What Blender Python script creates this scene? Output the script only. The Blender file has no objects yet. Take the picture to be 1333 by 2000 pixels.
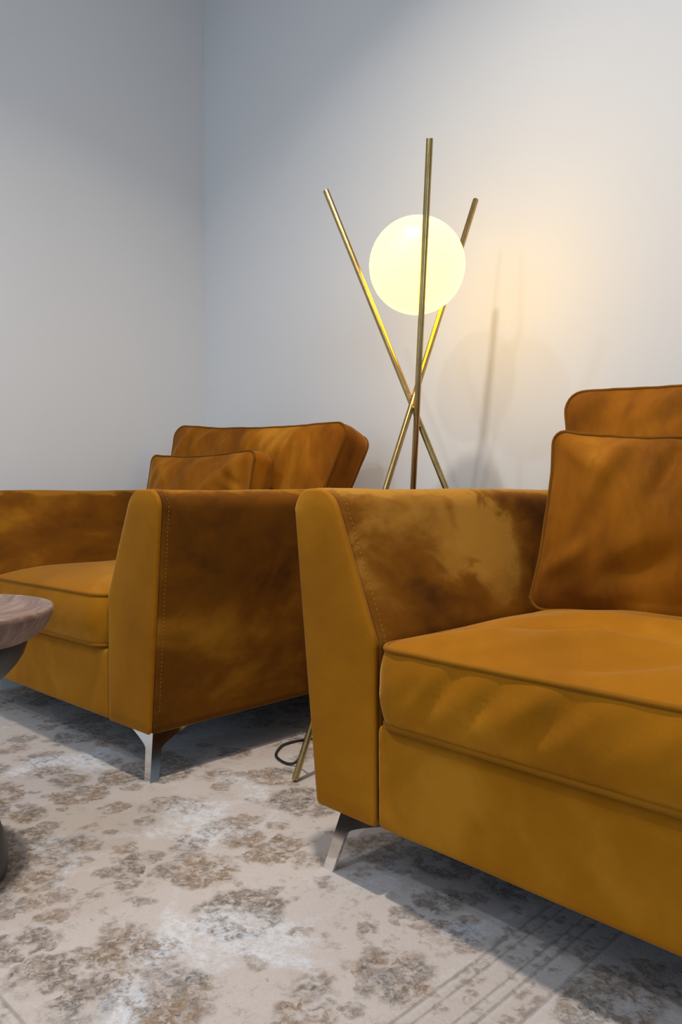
import bpy, bmesh, math, random
from mathutils import Vector, Matrix, noise
R = math.radians
C = bpy.context.scene.collection
S = bpy.context.scene

# ------------------------------------------------------------------ camera
CAM_H = 0.69
FPX = 1530.0
cam_d = bpy.data.cameras.new('camera'); cam = bpy.data.objects.new('camera', cam_d); C.objects.link(cam)
cam_d.sensor_fit = 'HORIZONTAL'; cam_d.sensor_width = 24.0; cam_d.lens = FPX / 1333.0 * 24.0
cam.location = (0, 0, CAM_H); cam.rotation_euler = (R(90 - 1.423), 0, 0)
cam_d.clip_start = 0.02
S.camera = cam

# room axes: U runs along the back wall (to the right, towards the camera), W runs towards the back wall
RA = R(-44.5)
U = Vector((math.cos(RA), math.sin(RA), 0)); W = Vector((-math.sin(RA), math.cos(RA), 0))
A0, A1, B0, B1, ZC = -2.81, 3.4, -3.8, 2.02, 3.1
def rp(a, b, z=0.0): return U * a + W * b + Vector((0, 0, z))

# ------------------------------------------------------------------ world, lights, exposure
wd = bpy.data.worlds.new('world'); S.world = wd; wd.use_nodes = True
wd.node_tree.nodes['Background'].inputs[0].default_value = (0.62, 0.78, 1.0, 1)
wd.node_tree.nodes['Background'].inputs[1].default_value = 0.6
def area(name, loc, target, sx, sy, power, col, spread=180, disk=False):
    l = bpy.data.lights.new(name, 'AREA'); l.shape = 'DISK' if disk else 'RECTANGLE'
    l.size = sx
    if not disk: l.size_y = sy
    l.energy = power; l.color = col; l.spread = R(spread)
    o = bpy.data.objects.new(name, l); C.objects.link(o); o.location = loc
    o.rotation_euler = (Vector(target) - Vector(loc)).to_track_quat('-Z', 'Y').to_euler()
    return o
DAY = (0.55, 0.75, 1.0)
WARM = (1.0, 0.91, 0.80)
NEUT = (0.92, 0.95, 1.0)
COOL_FILL = (0.62, 0.82, 1.0)
# daylight through the two window openings behind the camera
area('window_daylight', rp(A1 - 0.03, -1.9, 1.75), rp(0, -1.9, 1.75), 3.2, 1.6, 62, DAY)
area('window_daylight', rp(-1.3, B0 + 0.03, 1.6), rp(-1.3, 0, 1.6), 2.2, 1.8, 20, DAY)
# recessed ceiling downlights, plus two unseen cool lamps added to brighten the left wall
for (a, b, p, c) in ((-.60, -1.2, 24, NEUT), (-.95, .74, 30, WARM), (-.42, -2.1, 7, NEUT), (-1.7, -.75, 15, COOL_FILL), (-1.6, -1.7, 4, COOL_FILL)):
    area('ceiling_downlight_and_fill', rp(a, b, ZC - 0.03), rp(a, b, 0), 0.12, 0.12, p, c, 126 if c is WARM else 172, True)
S.view_settings.view_transform = 'Standard'; S.view_settings.look = 'None'
S.view_settings.exposure = -0.14; S.view_settings.gamma = 1.0; S.view_settings.use_curve_mapping = False

# ------------------------------------------------------------------ helpers
def mesh_obj(name, verts, faces, mat, parent=None, smooth=True):
    me = bpy.data.meshes.new(name); me.from_pydata([tuple(v) for v in verts], [], faces); me.update()
    if smooth: me.polygons.foreach_set('use_smooth', [True] * len(me.polygons))
    me.materials.append(mat)
    o = bpy.data.objects.new(name, me); C.objects.link(o); o.parent = parent
    return o
def sharp(o, deg=35):
    bm = bmesh.new(); bm.from_mesh(o.data)
    for e in bm.edges:
        if len(e.link_faces) == 2 and e.calc_face_angle(0) > R(deg): e.smooth = False
    bm.to_mesh(o.data); bm.free(); return o
def fixn(o):
    bm = bmesh.new(); bm.from_mesh(o.data); bmesh.ops.recalc_face_normals(bm, faces=bm.faces); bm.to_mesh(o.data); bm.free(); return o
def empty(name, loc, rz=0.0):
    o = bpy.data.objects.new(name, None); C.objects.link(o); o.location = loc; o.rotation_euler = (0, 0, rz)
    o.empty_display_size = 0.1
    return o
def tag(o, label, cat, group=None):
    o['label'] = label; o['category'] = cat
    if group: o['group'] = group
    return o
def struct(o): o['kind'] = 'structure'; return o
def fillet(pts, radii, seg=8):
    out = []; n = len(pts)
    for i in range(n):
        p = Vector(pts[i]); a = Vector(pts[i - 1]) - p; b = Vector(pts[(i + 1) % n]) - p; r = radii[i]
        if r <= 0: out.append(p); continue
        la, lb = a.length, b.length; a.normalize(); b.normalize()
        ang = a.angle(b); t = min(r / math.tan(ang / 2), la * .49, lb * .49); rr = t * math.tan(ang / 2)
        c = p + (a + b).normalized() * (rr / math.sin(ang / 2))
        s = p + a * t - c; e = p + b * t - c
        for k in range(seg + 1):
            f = k / seg; d = s.lerp(e, f)
            out.append(c + d.normalized() * rr)
    return out
def resample(pts, n, closed=True):
    P = [Vector(p) for p in pts]
    if closed: P = P + [P[0]]
    L = [0]
    for i in range(1, len(P)): L.append(L[-1] + (P[i] - P[i - 1]).length)
    out = []; j = 0; m = n if closed else n - 1
    for k in range(n):
        s = L[-1] * k / m
        while j < len(L) - 2 and L[j + 1] < s: j += 1
        f = (s - L[j]) / max(L[j + 1] - L[j], 1e-9); out.append(P[j].lerp(P[j + 1], min(f, 1)))
    return out
def tube_geo(path, r, seg=8, closed=False, caps=True):
    P = [Vector(p) for p in path]; n = len(P); vs = []; fs = []; nrm = None
    for i in range(n):
        if closed: t = P[(i + 1) % n] - P[i - 1]
        else: t = P[min(i + 1, n - 1)] - P[max(i - 1, 0)]
        t.normalize()
        if nrm is None:
            nrm = t.cross(Vector((0.12, 0.31, 0.94))).normalized()
        nrm = (nrm - t * nrm.dot(t)).normalized(); bn = t.cross(nrm)
        for k in range(seg):
            a = 2 * math.pi * k / seg; vs.append(P[i] + (nrm * math.cos(a) + bn * math.sin(a)) * r)
    m = n if closed else n - 1
    for i in range(m):
        j = (i + 1) % n
        for k in range(seg):
            l = (k + 1) % seg; fs.append((i * seg + k, i * seg + l, j * seg + l, j * seg + k))
    if not closed and caps:
        fs.append(tuple(range(seg - 1, -1, -1))); fs.append(tuple((n - 1) * seg + k for k in range(seg)))
    return vs, fs
def lathe(name, prof, mat, parent, n=72):
    vs = []; fs = []; m = len(prof)
    for k in range(n):
        a = 2 * math.pi * k / n
        for r, z in prof: vs.append((r * math.cos(a), r * math.sin(a), z))
    for k in range(n):
        l = (k + 1) % n
        for i in range(m - 1): fs.append((k * m + i, l * m + i, l * m + i + 1, k * m + i + 1))
    o = mesh_obj(name, vs, fs, mat, parent)
    bm = bmesh.new(); bm.from_mesh(o.data); bmesh.ops.remove_doubles(bm, verts=bm.verts, dist=1e-5)
    bmesh.ops.recalc_face_normals(bm, faces=bm.faces); bm.to_mesh(o.data); bm.free()
    return o

# ------------------------------------------------------------------ materials
class NT:
    def __init__(s, name):
        s.m = bpy.data.materials.new(name); s.m.use_nodes = True; s.t = s.m.node_tree
        s.b = s.t.nodes['Principled BSDF']
    def n(s, kind, **kw):
        x = s.t.nodes.new(kind)
        for k, v in kw.items():
            if k in x.inputs: s.put(x, k, v)
            else: setattr(x, k, v)
        return x
    def put(s, node, key, v):
        if hasattr(v, 'is_linked') or isinstance(v, bpy.types.NodeSocket): s.t.links.new(v, node.inputs[key])
        else: node.inputs[key].default_value = v
    def set(s, **kw):
        for k, v in kw.items(): s.put(s.b, k.replace('_', ' '), v)
    def coords(s, kind='Object', scale=(1, 1, 1), rot=(0, 0, 0), loc=(0, 0, 0)):
        tc = s.n('ShaderNodeTexCoord'); mp = s.n('ShaderNodeMapping')
        s.t.links.new(tc.outputs[kind], mp.inputs[0]); mp.inputs[1].default_value = loc; mp.inputs[2].default_value = rot; mp.inputs[3].default_value = scale
        return mp.outputs[0]
    def noise(s, vec, scale, detail=4, rough=.5, dist=0, out=0):
        x = s.n('ShaderNodeTexNoise'); s.t.links.new(vec, x.inputs['Vector'])
        for k, v in (('Scale', scale), ('Detail', detail), ('Roughness', rough), ('Distortion', dist)): x.inputs[k].default_value = v
        return x.outputs[out]
    def vor(s, vec, scale, out='Distance', feature='F1', rnd=1.0):
        x = s.n('ShaderNodeTexVoronoi'); x.feature = feature; s.t.links.new(vec, x.inputs['Vector']); x.inputs['Scale'].default_value = scale; x.inputs['Randomness'].default_value = rnd
        return x.outputs[out]
    def math(s, op, a, b=0.0, c=None, clamp=False):
        x = s.n('ShaderNodeMath'); x.operation = op; x.use_clamp = clamp
        s.put(x, 0, a); s.put(x, 1, b)
        if c is not None: s.put(x, 2, c)
        return x.outputs[0]
    def step(s, v, lo, hi, smooth=True):
        x = s.n('ShaderNodeMapRange'); x.interpolation_type = 'SMOOTHSTEP' if smooth else 'LINEAR'
        s.put(x, 0, v); x.inputs[1].default_value = lo; x.inputs[2].default_value = hi
        return x.outputs[0]
    def mix(s, f, a, b, blend='MIX'):
        x = s.n('ShaderNodeMix'); x.data_type = 'RGBA'; x.blend_type = blend; s.put(x, 0, f)
        for i, v in ((6, a), (7, b)):
            if isinstance(v, bpy.types.NodeSocket): s.t.links.new(v, x.inputs[i])
            else: x.inputs[i].default_value = (*v, 1)
        return x.outputs[2]
    def bump(s, hgt, strength, dist=.01, prev=None):
        x = s.n('ShaderNodeBump'); x.inputs['Strength'].default_value = strength; x.inputs['Distance'].default_value = dist
        s.t.links.new(hgt, x.inputs['Height'])
        if prev is not None: s.t.links.new(prev, x.inputs['Normal'])
        return x.outputs[0]

def wall_paint(name, col):
    t = NT(name); v = t.coords()
    n = t.noise(v, 1.3, 3); c = t.mix(t.step(n, .3, .7), col, tuple(k * .97 for k in col))
    t.set(Base_Color=c, Roughness=.72, Normal=t.bump(t.noise(v, 260, 3), .04, .002))
    return t.m
VEL = ((.145, .043, .0005), (.310, .110, .0010), (.55, .25, .020))
NAP_SHADED = ((.050, .014, .0002), (.165, .054, .0006), (.37, .17, .02))  # arm palette: nap tone, darkened to hold the shade of the sides
def velvet(name, contrast, seed, streak=(1, 1, 1), rot=(0, 0, 0), pal=VEL, patches=(), sheen=(.4, .3)):
    t = NT(name)
    v = t.coords(loc=(seed, seed * .7, seed * .3)); vs = t.coords(scale=streak, rot=rot, loc=(seed * .4, 0, seed))
    big = t.noise(vs, 2.7, 4, .5, .7); fine = t.noise(vs, 14, 5, .6, .6); grain = t.noise(v, 900, 2)
    k = t.math('ADD', t.math('MULTIPLY', big, .8), t.math('MULTIPLY', fine, .2))
    dk, md, lt = pal
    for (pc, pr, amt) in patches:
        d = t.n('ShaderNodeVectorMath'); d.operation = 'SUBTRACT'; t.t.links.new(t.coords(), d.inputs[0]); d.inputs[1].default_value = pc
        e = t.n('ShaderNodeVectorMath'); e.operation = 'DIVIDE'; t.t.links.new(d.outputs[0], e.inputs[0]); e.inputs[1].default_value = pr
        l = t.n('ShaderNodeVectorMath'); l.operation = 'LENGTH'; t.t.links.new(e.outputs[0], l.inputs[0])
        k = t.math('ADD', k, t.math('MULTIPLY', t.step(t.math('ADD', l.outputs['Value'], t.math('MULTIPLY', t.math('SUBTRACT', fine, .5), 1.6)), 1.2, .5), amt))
    c1 = t.mix(t.math('MULTIPLY', t.step(k, .54, .34), contrast), md, dk)
    c2 = t.mix(t.math('MULTIPLY', t.step(k, .51, .68), contrast), c1, lt)
    c3 = t.mix(t.math('MULTIPLY', t.step(grain, .45, .75), .10), c2, lt)
    t.set(Base_Color=c3, Roughness=.82, Sheen_Weight=sheen[0], Sheen_Roughness=sheen[1], Sheen_Tint=(1.0, .66, .22, 1))
    t.b.inputs['Specular IOR Level'].default_value = .12
    n1 = t.bump(t.noise(vs, 22, 4), .10, .01)
    t.set(Normal=t.bump(grain, .10, .001, n1))
    return t.m
M = {}
M['wall'] = wall_paint('white_wall_paint', (.70, .70, .70))
M['wall_far'] = wall_paint('grey_wall_paint', (.38, .38, .38))
M['ceil'] = wall_paint('ceiling_paint', (.80, .80, .80))
M['velvet'] = velvet('mustard_velvet', .35, 3.1)
M['nap_lit'] = velvet('mustard_velvet_brushed_lit_top', 1.0, 7.7, (1, .8, 1.2), (R(20), R(35), 0), ((.050, .014, .0002), (.150, .048, .0006), (.29, .112, .005)), (((-.44, .45, .60), (.16, .42, .22), .11), ((0, .45, .712), (1.2, 1.0, .030), .26)), (.85, .2))  # brushed nap with side shade in its palette; last patch paints the arm-top highlight
M['nap_lit_right'] = velvet('mustard_velvet_stroked_lit_top', 1.0, 5.2, (1, .8, 1.2), (R(20), R(35), 0), NAP_SHADED, (((-.44, .24, .64), (.2, .30, .13), .17), ((-.42, .42, .56), (.2, .10, .16), .13), ((-.40, .66, .55), (.2, .16, .2), -.10), ((0, .45, .712), (1.2, 1.0, .030), .22)), (.85, .2))  # stroked nap patches; the last one paints light along the arm tops
M['fold'] = velvet('mustard_velvet_cushion', .75, 1.4, (1.6, 1.6, .7), (0, R(35), 0), ((.090, .023, .0003), (.255, .080, .0008), (.47, .195, .016)))
t = NT('stitch_thread'); t.set(Base_Color=(.40, .19, .025, 1), Roughness=.7); M['thread'] = t.m
t = NT('chrome'); t.set(Base_Color=(.88, .87, .85, 1), Metallic=1.0, Roughness=t.math('ADD', t.math('MULTIPLY', t.noise(t.coords(), 40, 3), .10), .05)); M['chrome'] = t.m
t = NT('brushed_brass'); v = t.coords()
t.set(Base_Color=t.mix(t.step(t.noise(v, 30, 3), .35, .7), (.46, .31, .12), (.38, .25, .085)), Metallic=1.0, Roughness=.27); M['brass'] = t.m
t = NT('black_rubber'); t.set(Base_Color=(.012, .012, .013, 1), Roughness=.5); M['black'] = t.m
t = NT('opal_glass_lit'); t.set(Base_Color=(.12, .12, .11, 1), Roughness=.38, Emission_Color=(1.0, .59, .068, 1), Emission_Strength=9.5); M['opal'] = t.m
t = NT('floor_tile'); v = t.coords(); t.set(Base_Color=t.mix(t.noise(v, 2, 4), (.30, .27, .24), (.36, .33, .30)), Roughness=.4); M['floor'] = t.m
# side table
t = NT('walnut_tray_wood'); v = t.coords(scale=(1, 7, 5), rot=(0, 0, R(25)))
g = t.noise(v, 6, 6, .6, 1.6); g2 = t.noise(v, 30, 4, .6, .4)
c = t.mix(t.step(g, .35, .68), (.17, .095, .066), (.27, .18, .14)); c = t.mix(t.math('MULTIPLY', t.step(g2, .5, .7), .4), c, (.11, .055, .038))
t.set(Base_Color=c, Roughness=.5, Normal=t.bump(g2, .15, .003)); M['wood'] = t.m
t = NT('blackened_timber'); v = t.coords(scale=(1, 1, .3)); t.set(Base_Color=t.mix(t.noise(v, 14, 4), (.012, .012, .014), (.03, .029, .03)), Roughness=.42, Normal=t.bump(t.noise(v, 60, 3), .1, .002)); M['ebony'] = t.m

def rug_material():
    t = NT('woven_floral_rug')
    tc = t.n('ShaderNodeTexCoord'); raw = tc.outputs['Object']
    sep = t.n('ShaderNodeSeparateXYZ'); t.t.links.new(raw, sep.inputs[0]); a, b = sep.outputs[0], sep.outputs[1]
    def warp(scale, amt, det=3):
        x = t.n('ShaderNodeTexNoise'); t.t.links.new(raw, x.inputs['Vector']); x.inputs['Scale'].default_value = scale; x.inputs['Detail'].default_value = det
        s = t.n('ShaderNodeVectorMath'); s.operation = 'SUBTRACT'; t.t.links.new(x.outputs['Color'], s.inputs[0]); s.inputs[1].default_value = (.5, .5, .5)
        m = t.n('ShaderNodeVectorMath'); m.operation = 'SCALE'; t.t.links.new(s.outputs[0], m.inputs[0]); m.inputs['Scale'].default_value = amt
        d = t.n('ShaderNodeVectorMath'); d.operation = 'ADD'; t.t.links.new(raw, d.inputs[0]); t.t.links.new(m.outputs[0], d.inputs[1]); return d.outputs[0]
    wv = warp(34, .045, 5); wv2 = warp(15, .05, 4); wv3 = warp(55, .03, 4)
    def blossoms(scale, lo, hi, vec):
        vd = t.n('ShaderNodeTexVoronoi'); t.t.links.new(vec, vd.inputs['Vector']); vd.inputs['Scale'].default_value = scale; vd.inputs['Randomness'].default_value = .85
        sc = t.n('ShaderNodeSeparateColor'); t.t.links.new(vd.outputs['Color'], sc.inputs[0])
        rad = t.math('ADD', t.math('MULTIPLY', sc.outputs[0], hi - lo), lo)
        return t.step(t.math('SUBTRACT', rad, vd.outputs['Distance']), -.07, .07), sc.outputs[1], vd.outputs['Distance']
    m1, rnd1, d1 = blossoms(7.3, .34, .62, wv)
    m2, rnd2, d2 = blossoms(15.0, .08, .52, wv)
    lobes = t.step(t.noise(wv, 21, 3, .6), .34, .50)
    mask = t.math('MAXIMUM', t.math('MULTIPLY', m1, t.math('ADD', t.math('MULTIPLY', lobes, .85), .15)), t.math('MULTIPLY', m2, .8))
    # curled petals inside the blossoms
    ed = t.vor(wv3, 74, 'Distance', 'DISTANCE_TO_EDGE'); pet = t.step(ed, .05, .22)
    cut = t.step(t.noise(wv3, 62, 4, .65), .36, .54)
    brown = t.mix(t.step(rnd1, .25, .8), (.22, .135, .072), (.145, .115, .09))
    brown = t.mix(t.step(t.noise(raw, 9, 3), .5, .68), brown, (.15, .145, .145))
    brown = t.mix(t.math('MULTIPLY', t.step(t.noise(wv3, 95, 3), .48, .64), .85), brown, (.060, .052, .048))
    brown = t.mix(t.math('MULTIPLY', pet, .5), brown, (.37, .285, .21))
    base = t.mix(t.noise(raw, 4, 4), (.45, .385, .345), (.52, .46, .425))
    cutm = t.math('MULTIPLY', mask, t.math('ADD', t.math('MULTIPLY', cut, .78), .22))
    col = t.mix(t.math('MULTIPLY', cutm, .95), base, brown)
    lace = t.math('MULTIPLY', t.step(t.noise(wv3, 34, 5, .7), .52, .62), t.step(t.noise(raw, 7, 3), .42, .62))
    col = t.mix(t.math('MULTIPLY', lace, .6), col, (.25, .20, .165))
    # worn silvery patches
    worn = t.math('MULTIPLY', t.step(t.noise(raw, 4.6, 5, .6, .6), .50, .64), t.step(t.noise(raw, 60, 5, .75), .36, .60))
    col = t.mix(t.math('MULTIPLY', worn, .8), col, (.62, .64, .68))
    # border bands along the right and front edges of the field
    da = t.math('ADD', a, .656); db = t.math('SUBTRACT', .425, b)
    dm = t.math('MAXIMUM', da, db)
    inb = t.step(dm, -.002, .002)
    bp = t.math('MULTIPLY', t.step(t.vor(wv2, 44), .55, .25), cut)
    bcol = t.mix(t.math('MULTIPLY', bp, .8), (.46, .40, .36), (.22, .17, .13))
    wide = t.step(dm, .118, .122)
    bcol = t.mix(wide, bcol, col)
    col2 = t.mix(inb, col, bcol)
    for d0, wdt in ((0.0, .004), (.020, .003), (.058, .003), (.078, .004), (.120, .005), (.30, .004), (.33, .003)):
        ln = t.step(t.math('ABSOLUTE', t.math('SUBTRACT', dm, d0)), wdt, wdt * .4)
        col2 = t.mix(t.math('MULTIPLY', ln, t.math('ADD', t.math('MULTIPLY', cut, .35), .3)), col2, (.22, .19, .165))
        ln2 = t.step(t.math('ABSOLUTE', t.math('SUBTRACT', dm, d0 + .007)), wdt, wdt * .4)
        col2 = t.mix(t.math('MULTIPLY', ln2, .25), col2, (.56, .52, .49))
    fib = t.noise(t.coords(scale=(1, .35, 1)), 420, 3)
    col2 = t.mix(t.math('MULTIPLY', t.step(fib, .4, .7), .22), col2, (.30, .26, .23))
    t.set(Base_Color=col2, Roughness=.9, Sheen_Weight=.15)
    t.b.inputs['Specular IOR Level'].default_value = .15
    nb = t.bump(t.math('SUBTRACT', 1.0, t.math('MULTIPLY', mask, cut)), .25, .004)
    t.set(Normal=t.bump(fib, .3, .003, nb))
    return t.m
M['rug'] = rug_material()

# ------------------------------------------------------------------ room shell
def slab(name, a0, a1, b0, b1, z0, z1, mat):
    vs = [rp(a, b, z) for z in (z0, z1) for (a, b) in ((a0, b0), (a1, b0), (a1, b1), (a0, b1))]
    fs = [(3, 2, 1, 0), (4, 5, 6, 7), (0, 1, 5, 4), (1, 2, 6, 5), (2, 3, 7, 6), (3, 0, 4, 7)]
    return vs, fs
def slabs(name, boxes, mat):
    V = []; F = []
    for bx in boxes:
        vs, fs = slab(name, *bx, mat); n = len(V); V += vs; F += [tuple(i + n for i in f) for f in fs]
    return struct(mesh_obj(name, V, F, mat, smooth=False))
T = .15; ZF = -.012
slabs('floor', [(A0 - T, A1 + T, B0 - T, B1 + T, ZF - .1, ZF)], M['floor'])
slabs('ceiling', [(A0 - T, A1 + T, B0 - T, B1 + T, ZC, ZC + .1)], M['ceil'])
slabs('wall_back', [(A0 - T, A1 + T, B1, B1 + T, ZF, ZC)], M['wall'])
slabs('wall_left', [(A0 - T, A0, B0 - T, B1, ZF, ZC)], M['wall'])
slabs('wall_front', [(A0, -2.45, B0 - T, B0, ZF, ZC), (-.15, A1 + T, B0 - T, B0, ZF, ZC), (-2.45, -.15, B0 - T, B0, ZF, .65), (-2.45, -.15, B0 - T, B0, 2.55, ZC)], M['wall_far'])
slabs('wall_right', [(A1, A1 + T, B0, -3.55, ZF, ZC), (A1, A1 + T, -.25, B1, ZF, ZC), (A1, A1 + T, -3.55, -.25, ZF, .93), (A1, A1 + T, -3.55, -.25, 2.57, ZC)], M['wall_far'])

# rug: the local axes follow the room, the top lies at z = 0
rug_bm = bmesh.new()
ra0, ra1, rb0, rb1 = -2.74, -.22, .08, 1.93
vs = [(a, b, z) for z in (ZF, 0) for (a, b) in ((ra0, rb0), (ra1, rb0), (ra1, rb1), (ra0, rb1))]
for v in vs: rug_bm.verts.new(v)
rug_bm.verts.ensure_lookup_table()
for f in [(3, 2, 1, 0), (4, 5, 6, 7), (0, 1, 5, 4), (1, 2, 6, 5), (2, 3, 7, 6), (3, 0, 4, 7)]: rug_bm.faces.new([rug_bm.verts[i] for i in f])
bmesh.ops.bevel(rug_bm, geom=[e for e in rug_bm.edges], offset=.004, segments=2, affect='EDGES')
me = bpy.data.meshes.new('area_rug'); rug_bm.to_mesh(me); rug_bm.free(); me.materials.append(M['rug'])
rug = bpy.data.objects.new('area_rug', me); C.objects.link(rug); rug.rotation_euler = (0, 0, RA)
tag(rug, 'beige and brown faded floral patterned rug under the armchairs', 'rug')

# ------------------------------------------------------------------ cushions
def fold_field(seed, amp, ang, fx, fy, freq=1.0):
    ca, sa = math.cos(ang), math.sin(ang)
    def f(p, q):
        x = (p * ca + q * sa) * fx * freq; y = (-p * sa + q * ca) * fy * freq
        n = noise.noise(Vector((x, y, seed))) + .45 * noise.noise(Vector((x * 2.1, y * 1.7, seed + 5)))
        return amp * n
    return f
def crease(p0, q0, ang, length, width, amp):
    ca, sa = math.cos(ang), math.sin(ang)
    def f(p, q):
        x = (p - p0) * ca + (q - q0) * sa; y = -(p - p0) * sa + (q - q0) * ca
        y -= .12 * x * x / max(length, .01)
        return amp * math.exp(-(x / length) ** 2 - (y / width) ** 2)
    return f
def cushion(name, outline, half, crown_f, crown_b, bulge, mat, pipe_mat, parent, mtx, folds=(), bfolds=(), pipe_r=.0045, n=200, rings=34, expo=3.2, pw=.75, warp=None):
    """boxed cushion: outline in the (p, q) plane, thickness along r; two piped edges"""
    O = resample(outline, n); cx = sum(p.x for p in O) / n; cy = sum(p.y for p in O) / n
    vs = []; fs = []
    def W_(p, q, r):
        if warp: p, q, r = warp(p, q, r)
        return mtx @ Vector((p, q, r))
    def panel(sign, crown):
        start = len(vs)
        for i in range(1, rings + 1):
            rho = i / rings
            rho = 1 - (1 - rho) ** 1.5
            for k in range(n):
                p = cx + (O[k].x - cx) * rho; q = cy + (O[k].y - cy) * rho
                r = half + crown * (1 - rho ** expo) ** pw
                if sign > 0:
                    fade = min(1, (1 - rho) * 6) * .85 + .15
                    for fd in folds: r += fd(p, q) * fade
                vs.append(W_(p, q, sign * r))
        vs.append(W_(cx, cy, sign * (half + crown + (sum(fd(cx, cy) for fd in folds) if sign > 0 else 0)))); ctr = len(vs) - 1
        for k in range(n):
            l = (k + 1) % n
            fs.append((ctr, start + k, start + l) if sign > 0 else (ctr, start + l, start + k))
            for i in range(rings - 1):
                A_, B_ = start + i * n, start + (i + 1) * n
                f = (A_ + k, B_ + k, B_ + l, A_ + l); fs.append(f if sign > 0 else f[::-1])
        return start + (rings - 1) * n
    e1 = panel(1, crown_f); e2 = panel(-1, crown_b)
    arc = [0.0]
    for k in range(1, n): arc.append(arc[-1] + (O[k] - O[k - 1]).length)
    wmax = max(abs(p.x - cx) for p in O)
    rows = 12; prev = e1
    for j in range(1, rows + 1):
        if j == rows: cur = e2
        else:
            cur = len(vs); s = 1 - 2 * j / rows
            for k in range(n):
                t_ = (O[(k + 1) % n] - O[k - 1]).normalized(); nx, ny = t_.y, -t_.x
                o = bulge * (1 - abs(s) ** 2.2)
                for fd in bfolds: o += fd(arc[k], s * half) * (1 - s * s) * (1 - .85 * min(1, abs(O[k].x - cx) / wmax) ** 10)
                vs.append(W_(O[k].x + nx * o, O[k].y + ny * o, s * half))
        for k in range(n):
            l = (k + 1) % n; fs.append((prev + k, cur + k, cur + l, prev + l))
        prev = cur
    ob = fixn(mesh_obj(name, vs, fs, mat, parent))
    for e in (e1, e2):
        path = []
        for k in range(n):
            c_ = vs[e + k]; path.append(c_)
        v2, f2 = tube_geo(path, pipe_r, 8, True)
        mesh_obj('piping', v2, f2, pipe_mat, ob)
    return ob
def quad_outline(wb, wt, hgt, rad, sag_t=0, sag_s=0, sag_b=0, q0=0):
    c = fillet([(-wb, q0), (wb, q0), (wt, q0 + hgt), (-wt, q0 + hgt)], [rad] * 4)
    c = resample(c, 240); out = []
    for p in c:
        tq = (p.y - q0) / hgt; hw = wb + (wt - wb) * tq; sx = p.x / hw
        y = p.y; x = p.x
        if tq > .5: y -= sag_t * (1 - sx * sx) * (tq - .5) * 2
        else: y += sag_b * (1 - sx * sx) * (.5 - tq) * 2
        x -= math.copysign(1, p.x) * sag_s * (4 * tq * (1 - tq)) * abs(sx)
        wob = .0035 * noise.noise(Vector((x * 9, y * 9, wt * 40))) + .0015 * noise.noise(Vector((x * 26, y * 26, wb * 31)))
        out.append(Vector((x + wob * sx, y + wob * (2 * tq - 1))))
    return out

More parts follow.
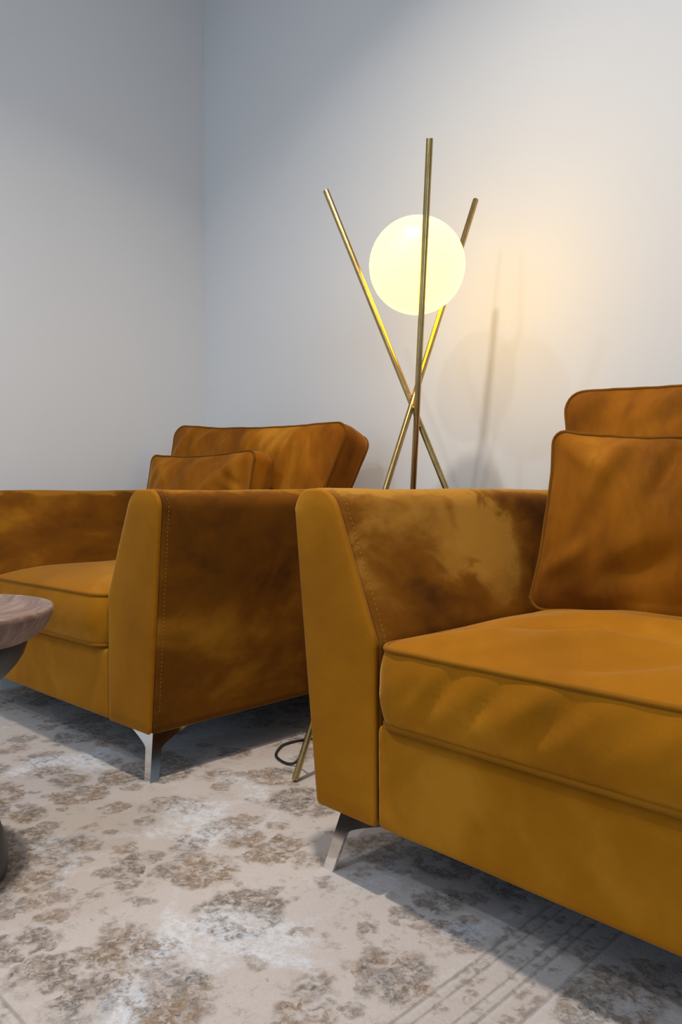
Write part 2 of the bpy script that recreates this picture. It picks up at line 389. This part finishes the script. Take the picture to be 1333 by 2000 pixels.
# ------------------------------------------------------------------ armchair
ZB, ZA, CW, CD = .118, .698, 1.05, .95
def arm_profile(aw, top_in, flare):
    # (a, z), a measured inwards from the outer lower edge
    pts = [(0, ZB), (-flare, ZA), (top_in + .004, ZA), (aw, .437), (aw, ZB)]
    return resample(fillet(pts, [.006, .042, .058, .05, .006], 10), 128)
def inset(P, d):
    n = len(P); out = []
    for k in range(n):
        t_ = (P[(k + 1) % n] - P[k - 1]).normalized(); out.append(P[k] + Vector((t_.y, -t_.x)) * d)
    return out
def build_arm(side, aw, top_in, flare, root, seed, nap_lit):
    """side -1 left / +1 right in chair space; x = side * (CW/2 - a)"""
    P = arm_profile(aw, top_in, flare)
    area2 = sum(P[k - 1].x * P[k].y - P[k].x * P[k - 1].y for k in range(len(P)))
    sg = 1 if area2 < 0 else -1          # inset direction
    n = len(P); cen = Vector((sum(p.x for p in P) / n, sum(p.y for p in P) / n))
    def X(p, y): return Vector((side * (CW / 2 - p.x), y, p.y))
    # upholstered body of the arm
    vs = []; fs = []; levels = [(.0125, .006), (.0145, .0022), (.019, .0)] + [(.019 + (CD - .04) * i / 44, 0) for i in range(1, 45)] + [(CD - .008, .003), (CD - .001, .012), (CD, .02)]
    for y, d in levels:
        Q = inset(P, sg * d)
        for p in Q:
            soft = .0035 * noise.noise(Vector((p.x * 5 + seed, y * 4.5, p.y * 5))) + .0012 * noise.noise(Vector((p.x * 16, y * 14 + seed, p.y * 16)))
            if p.y < ZB + .03 or y < .02: soft *= .2
            dirv = (p - cen).normalized(); vs.append(X(p + dirv * soft, y))
    L = len(levels)
    for i in range(L - 1):
        for k in range(n):
            l = (k + 1) % n; fs.append((i * n + k, i * n + l, (i + 1) * n + l, (i + 1) * n + k))
    vs.append(X(cen, .013)); vs.append(X(cen, CD))
    for k in range(n):
        l = (k + 1) % n; fs.append((len(vs) - 2, l, k)); fs.append((len(vs) - 1, (L - 1) * n + k, (L - 1) * n + l))
    arm = fixn(mesh_obj('arm', vs, fs, nap_lit, root))
    # front panel, sewn along its edge
    vs = []; fs = []; lev = [(.0125, .006, 1), (.0105, .0022, 1), (.006, .0006, 1), (.002, .0022, 1), (.0, .006, 1)]
    lev += [(-.003 * (1 - s ** 3), .006, s) for s in (.9, .78, .64, .5, .36, .22, .1)]
    for y, d, s in lev:
        for p in inset(P, sg * d):
            q = cen + (p - cen) * s
            yy = y + (.0016 * noise.noise(Vector((q.x * 9 + seed, 3, q.y * 7))) if s < 1 else 0)
            vs.append(X(q, yy))
    for i in range(len(lev) - 1):
        for k in range(n):
            l = (k + 1) % n; fs.append((i * n + k, i * n + l, (i + 1) * n + l, (i + 1) * n + k))
    vs.append(X(cen, -.003)); L = len(lev)
    for k in range(n): fs.append((len(vs) - 1, (L - 1) * n + k, (L - 1) * n + (k + 1) % n))
    fixn(mesh_obj('front_panel', vs, fs, M['velvet'], arm))
    # row of stitches just behind the seam, along both flanks
    vs = []; fs = []
    D_ = resample(P, 300)
    for k in range(300):
        p = D_[k]
        if p.y < ZB + .05 or k % 2: continue
        t_ = (D_[(k + 1) % 300] - D_[k - 1]).normalized(); o = Vector((t_.y, -t_.x)) * (-sg)
        a_ = X(p + o * .0006 - t_ * .0020, .027); b_ = X(p + o * .0006 + t_ * .0020, .027)
        v2, f2 = tube_geo([a_, a_.lerp(b_, .5) + (X(p + o * .0014, .027) - X(p + o * .0006, .027)), b_], .0005, 4)
        m = len(vs); vs += v2; fs += [tuple(i + m for i in f) for f in f2]
    st = mesh_obj('stitching', vs, fs, M['thread'], arm); st['kind'] = 'stuff'
    return arm
def soft_box(name, x0, x1, y0, y1, z0, z1, rad, mat, parent, seed=0, seg=4, cuts=10, amp=.002):
    bm = bmesh.new(); bmesh.ops.create_cube(bm, size=1)
    for v in bm.verts: v.co = Vector(((x0 + x1) / 2 + v.co.x * (x1 - x0), (y0 + y1) / 2 + v.co.y * (y1 - y0), (z0 + z1) / 2 + v.co.z * (z1 - z0)))
    bmesh.ops.bevel(bm, geom=bm.edges[:], offset=rad, segments=seg, affect='EDGES', profile=.5)
    big = [e for e in bm.edges if e.calc_length() > .08]
    bmesh.ops.subdivide_edges(bm, edges=big, cuts=cuts, use_grid_fill=True)
    for v in bm.verts:
        v.co += Vector((0, -1, 0)) * amp * noise.noise(v.co * 5 + Vector((seed, 0, 0)))
    me = bpy.data.meshes.new(name); bm.to_mesh(me); bm.free()
    me.polygons.foreach_set('use_smooth', [True] * len(me.polygons)); me.materials.append(mat)
    o = bpy.data.objects.new(name, me); C.objects.link(o); o.parent = parent; return o
def build_leg(sx, back, root):
    """blade of L section at a corner: splays outwards, two curved wings under the frame"""
    vs = []; fs = []; N = 18; th = .007
    for i in range(N + 1):
        f = i / N; z = f * ZB
        dl = .010 + .026 * f
        wdt = .024 + .006 * f + .105 * max(0, (f - .62) / .38) ** 1.35
        if f > .999: z = ZB + .001
        sec = [(0, 0), (wdt, 0), (wdt, th), (th, th), (th, wdt), (0, wdt)]
        for (p, q) in sec:
            a_ = dl + p; b_ = dl + q
            x = sx * (CW / 2 - a_); y = (CD - b_) if back else b_
            vs.append((x, y, z))
    for i in range(N):
        for k in range(6):
            l = (k + 1) % 6; fs.append((i * 6 + k, i * 6 + l, (i + 1) * 6 + l, (i + 1) * 6 + k))
    fs.append((0, 1, 2, 3, 4, 5)); fs.append(tuple(N * 6 + k for k in range(6)))
    o = mesh_obj('leg', vs, fs, M['chrome'], root); fixn(o); sharp(o, 30)
    o['label'] = 'polished chrome leg'
    return o
M['pipe'] = velvet('mustard_velvet_piping', .3, 4.4, pal=((.09, .026, .0003), (.150, .050, .0006), (.26, .10, .004)))  # piping velvets darker than the covers: crease shadow is set into the colour
M['pipe_seat'] = velvet('mustard_velvet_seat_piping', .3, 4.4, pal=((.12, .036, .0004), (.235, .084, .0009), (.40, .17, .01)))
PIPE = M['pipe']
def pillow_matrix(x, y, z, lean, yaw=0, roll=0):
    """p -> x, q -> up, r -> towards the front of the chair; leaning back by lean"""
    m = Matrix(((1, 0, 0, 0), (0, 0, -1, 0), (0, 1, 0, 0), (0, 0, 0, 1)))
    return Matrix.Translation((x, y, z)) @ Matrix.Rotation(yaw, 4, 'Z') @ Matrix.Rotation(-lean, 4, 'X') @ Matrix.Rotation(roll, 4, 'Y') @ m
def armchair(loc, rz, aw, top_in, flare, label, seed, seat_folds, seat_bfolds, back_folds, back_mtx, nap_lit):
    root = tag(empty('armchair', loc, rz), label, 'armchair', 'matching velvet armchairs')
    for s in (-1, 1): build_arm(s, aw, top_in, flare, root, seed + s, nap_lit)
    xi = CW / 2 - aw
    soft_box('base', -xi + .002, xi - .002, .003, CD - .16, ZB, .298, .012, M['velvet'], root, seed)
    soft_box('backrest', -xi - .06, xi + .06, CD - .10, CD - .003, ZB + .001, ZA - .002, .035, M['nap_lit'], root, seed)
    soft_box('underside_cloth', -CW / 2 + .06, CW / 2 - .06, .06, CD - .06, ZB - .004, ZB + .004, .002, M['black'], root, 0, 2, 2, 0)
    for bk in (0, 1):
        for s in (-1, 1): build_leg(s, bk, root)
    # seat cushion
    hw = xi - .006
    out = fillet([(-hw, -.012), (hw, -.012), (hw, .63), (-hw, .63)], [.055, .055, .03, .03])
    m = Matrix.Translation((0, 0, .3675))
    cushion('seat_cushion', out, .0635, .044, .0, .012, M['velvet'], M['pipe_seat'], root, m, seat_folds, seat_bfolds, .0048, 240, 36, 3.0, .8)
    # loose back cushion, wider at the top where the arms flare
    out = quad_outline(xi - .02, xi + .082, .50, .045, .018, .006, 0)
    cushion('back_cushion', out, .062, .045, .02, .008, M['fold'], PIPE, root, back_mtx, back_folds, (fold_field(seed, .006, R(60), 14, 5),), .0045, 220, 36, 2.6, .8)
    return root
def chair_origin(corner, rz, side):
    return Vector(corner) - Vector((math.cos(rz), math.sin(rz), 0)) * (side * CW / 2)
LZ, RZ = R(-43.6), R(-46.5)
o_left = chair_origin((-.4526, 1.8255, 0), LZ, 1)
o_right = chair_origin((-.0466, 1.4261, 0), RZ, -1)
left = armchair(o_left, LZ, .183, .067, .052, 'mustard velvet armchair nearest the wall corner, its dark outer side showing', 2.0,
    (fold_field(1.3, .003, .4, 3, 6),), (fold_field(4.2, .006, R(-40), 13, 4),),
    (fold_field(8.1, .015, R(52), 3, 13), crease(-.34, .40, R(52), .14, .02, .010), crease(-.22, .43, R(50), .12, .018, .009), crease(-.08, .44, R(48), .09, .018, .007), crease(.28, .44, R(120), .08, .016, -.006)),
    pillow_matrix(0, .675, .435, R(17), R(6), R(2.2)), M['nap_lit'])
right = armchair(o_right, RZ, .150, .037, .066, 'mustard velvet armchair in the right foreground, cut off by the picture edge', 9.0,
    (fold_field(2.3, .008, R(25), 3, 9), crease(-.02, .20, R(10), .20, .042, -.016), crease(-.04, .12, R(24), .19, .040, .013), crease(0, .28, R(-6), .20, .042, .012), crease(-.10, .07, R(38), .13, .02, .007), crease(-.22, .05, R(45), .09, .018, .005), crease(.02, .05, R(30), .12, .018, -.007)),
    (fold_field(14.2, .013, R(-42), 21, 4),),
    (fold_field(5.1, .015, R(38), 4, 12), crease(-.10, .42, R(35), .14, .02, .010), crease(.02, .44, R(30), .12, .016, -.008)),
    pillow_matrix(0, .655, .435, R(17)), M['nap_lit_right'])

# throw pillows, loose on the seats
def throw_pillow(chair, x, y, z, lean, label, seed, folds, sag, yaw=0, roll=0):
    rz = chair.rotation_euler.z
    base = chair.location + Matrix.Rotation(rz, 3, 'Z') @ Vector((x, y, z))
    root = tag(empty('throw_pillow', base, rz), label, 'pillow', 'velvet throw pillows')
    out = quad_outline(.298, .285, .375, .030, sag, .010, .006)
    cushion('cover', out, .038, .050, .035, .006, M['fold'], PIPE, root, pillow_matrix(0, 0, 0, lean, yaw, roll), folds, (fold_field(seed, .006, R(80), 22, 8),), .0045, 220, 36, 2.2, .85)
    return root
throw_pillow(left, -.03, .52, .447, R(12), 'small mustard velvet throw pillow on the armchair nearest the wall corner', 3.3,
    (fold_field(3.3, .013, R(48), 4, 14), crease(.20, .28, R(-30), .07, .012, -.008), crease(.22, .23, R(-15), .06, .012, -.006), crease(-.12, .28, R(60), .12, .02, .006)), .012)
throw_pillow(right, -.06, .475, .444, R(12), 'mustard velvet throw pillow on the right foreground armchair', 6.3,
    (fold_field(6.3, .014, R(65), 5, 9), crease(-.02, .30, R(80), .09, .018, -.022), crease(.04, .31, R(105), .09, .017, .022), crease(-.12, .31, R(70), .10, .02, .016), crease(-.21, .10, R(30), .08, .02, .010), crease(-.05, .10, R(20), .16, .03, -.012), crease(-.22, .32, R(-45), .06, .015, .005)), .028)

# ------------------------------------------------------------------ floor lamp

lamp = tag(empty('floor_lamp', (.21, 2.10, 0)), 'brass tripod floor lamp with a glowing opal globe between crossed poles', 'lamp')
LO = lamp.location.copy()
POLES = [((.3753, 2.20, 1.5044), (-.1118, 1.8525, 0)), ((-.0401, 2.10, 1.4916), (.5624, 2.07, 0)), ((.2052, 1.83, 1.508), (.1895, 2.40, 0))]
pr = .0080
for T_, F_ in POLES:
    T_, F_ = Vector(T_) - LO, Vector(F_) - LO; d = (T_ - F_).normalized()
    F2 = F_ + d * (.004)
    vs = []; fs = []; n = 24
    x_ = d.cross(Vector((0, 1, 0.2))).normalized(); y_ = d.cross(x_)
    # hollow tube: outer wall, rolled rim, inner wall
    prof = [(F2, .0), (F2, pr * .8), (F2 + d * .001, pr), (T_ - d * .0008, pr), (T_, pr * .93), (T_, pr * .80), (T_ - d * .03, pr * .78), (T_ - d * .03, 0)]
    for c_, r_ in prof:
        for k in range(n):
            a = 2 * math.pi * k / n; vs.append(c_ + (x_ * math.cos(a) + y_ * math.sin(a)) * r_)
    for i in range(len(prof) - 1):
        for k in range(n):
            l = (k + 1) % n; fs.append((i * n + k, i * n + l, (i + 1) * n + l, (i + 1) * n + k))
    o = mesh_obj('pole', vs, fs, M['brass'], lamp)
    bm = bmesh.new(); bm.from_mesh(o.data); bmesh.ops.remove_doubles(bm, verts=bm.verts, dist=1e-6); bmesh.ops.recalc_face_normals(bm, faces=bm.faces); bm.to_mesh(o.data); bm.free()
    sharp(o, 40)
# globe
bm = bmesh.new(); bmesh.ops.create_uvsphere(bm, u_segments=48, v_segments=28, radius=.1245)
me = bpy.data.meshes.new('globe_shade'); bm.to_mesh(me); bm.free(); me.polygons.foreach_set('use_smooth', [True] * len(me.polygons)); me.materials.append(M['opal'])
g = bpy.data.objects.new('globe_shade', me); C.objects.link(g); g.parent = lamp; g.location = Vector((.1985, 2.06, 1.2818)) - LO
g['label'] = 'lit opal glass globe'
# small screwed joint where the poles cross
def mid_of(i, j):
    P1, Q1 = map(Vector, POLES[i]); P2, Q2 = map(Vector, POLES[j]); u, v = Q1 - P1, Q2 - P2; w0 = P1 - P2
    a, b, c, d, e = u.dot(u), u.dot(v), v.dot(v), u.dot(w0), v.dot(w0); den = a * c - b * b
    s_ = (b * e - c * d) / den; t_ = (a * e - b * d) / den
    return P1 + u * s_, P2 + v * t_
for i, j in ((0, 1), (0, 2), (1, 2)):
    p, q = mid_of(i, j); v2, f2 = tube_geo([p - LO, (p + q) / 2 - LO, q - LO], .0052, 14); o = mesh_obj('joint_pin', v2, f2, M['brass'], lamp); sharp(o, 40)
# flex: leaves the front pole near its foot and loops back over the rug behind the chair
pts = [(-.0790, 1.8759, .101), (-.094, 1.915, .055), (-.113, 1.955, .012), (-.138, 1.9685, .004), (-.163, 2.0065, .004), (-.1705, 2.046, .004), (-.159, 2.108, .004), (-.133, 2.139, .004), (-.09, 2.165, .004), (.02, 2.20, .004), (.15, 2.33, .004), (.20, 2.47, .004)]
def spline(P, k=10):
    P = [Vector(p) for p in P]; out = []
    for i in range(len(P) - 1):
        a, b, c, d = P[max(i - 1, 0)], P[i], P[i + 1], P[min(i + 2, len(P) - 1)]
        for j in range(k):
            t_ = j / k; out.append(.5 * ((2 * b) + (c - a) * t_ + (2 * a - 5 * b + 4 * c - d) * t_ * t_ + (3 * b - a - 3 * c + d) * t_ ** 3))
    return out + [P[-1]]
v2, f2 = tube_geo([p - LO for p in spline(pts)], .0034, 10)
o = mesh_obj('power_cord', v2, f2, M['black'], lamp); o['label'] = 'black power cord'

# ------------------------------------------------------------------ side table
table = tag(empty('side_table', (-.7303, 1.3521, 0), R(20)), 'round side table with a dished wooden tray top on a black pedestal', 'side table')
lathe('tray_top', [(0, .458), (.10, .459), (.16, .463), (.19, .470), (.205, .4785), (.2095, .4855), (.2125, .4875), (.2165, .4872), (.2188, .484), (.2185, .476), (.213, .462), (.203, .447), (.190, .436), (.178, .430), (.0, .430)], M['wood'], table, 96)
lathe('pedestal', [(0, .430), (.172, .430), (.1735, .427), (.1725, .418), (.167, .402), (.157, .386), (.143, .370), (.126, .354), (.105, .335), (.090, .312), (.080, .285), (.076, .255), (.077, .225), (.083, .19), (.094, .155), (.108, .125), (.122, .100), (.131, .075), (.1365, .045), (.1375, .022), (.1345, .008), (.128, .0), (0, .0)], M['ebony'], table, 96)
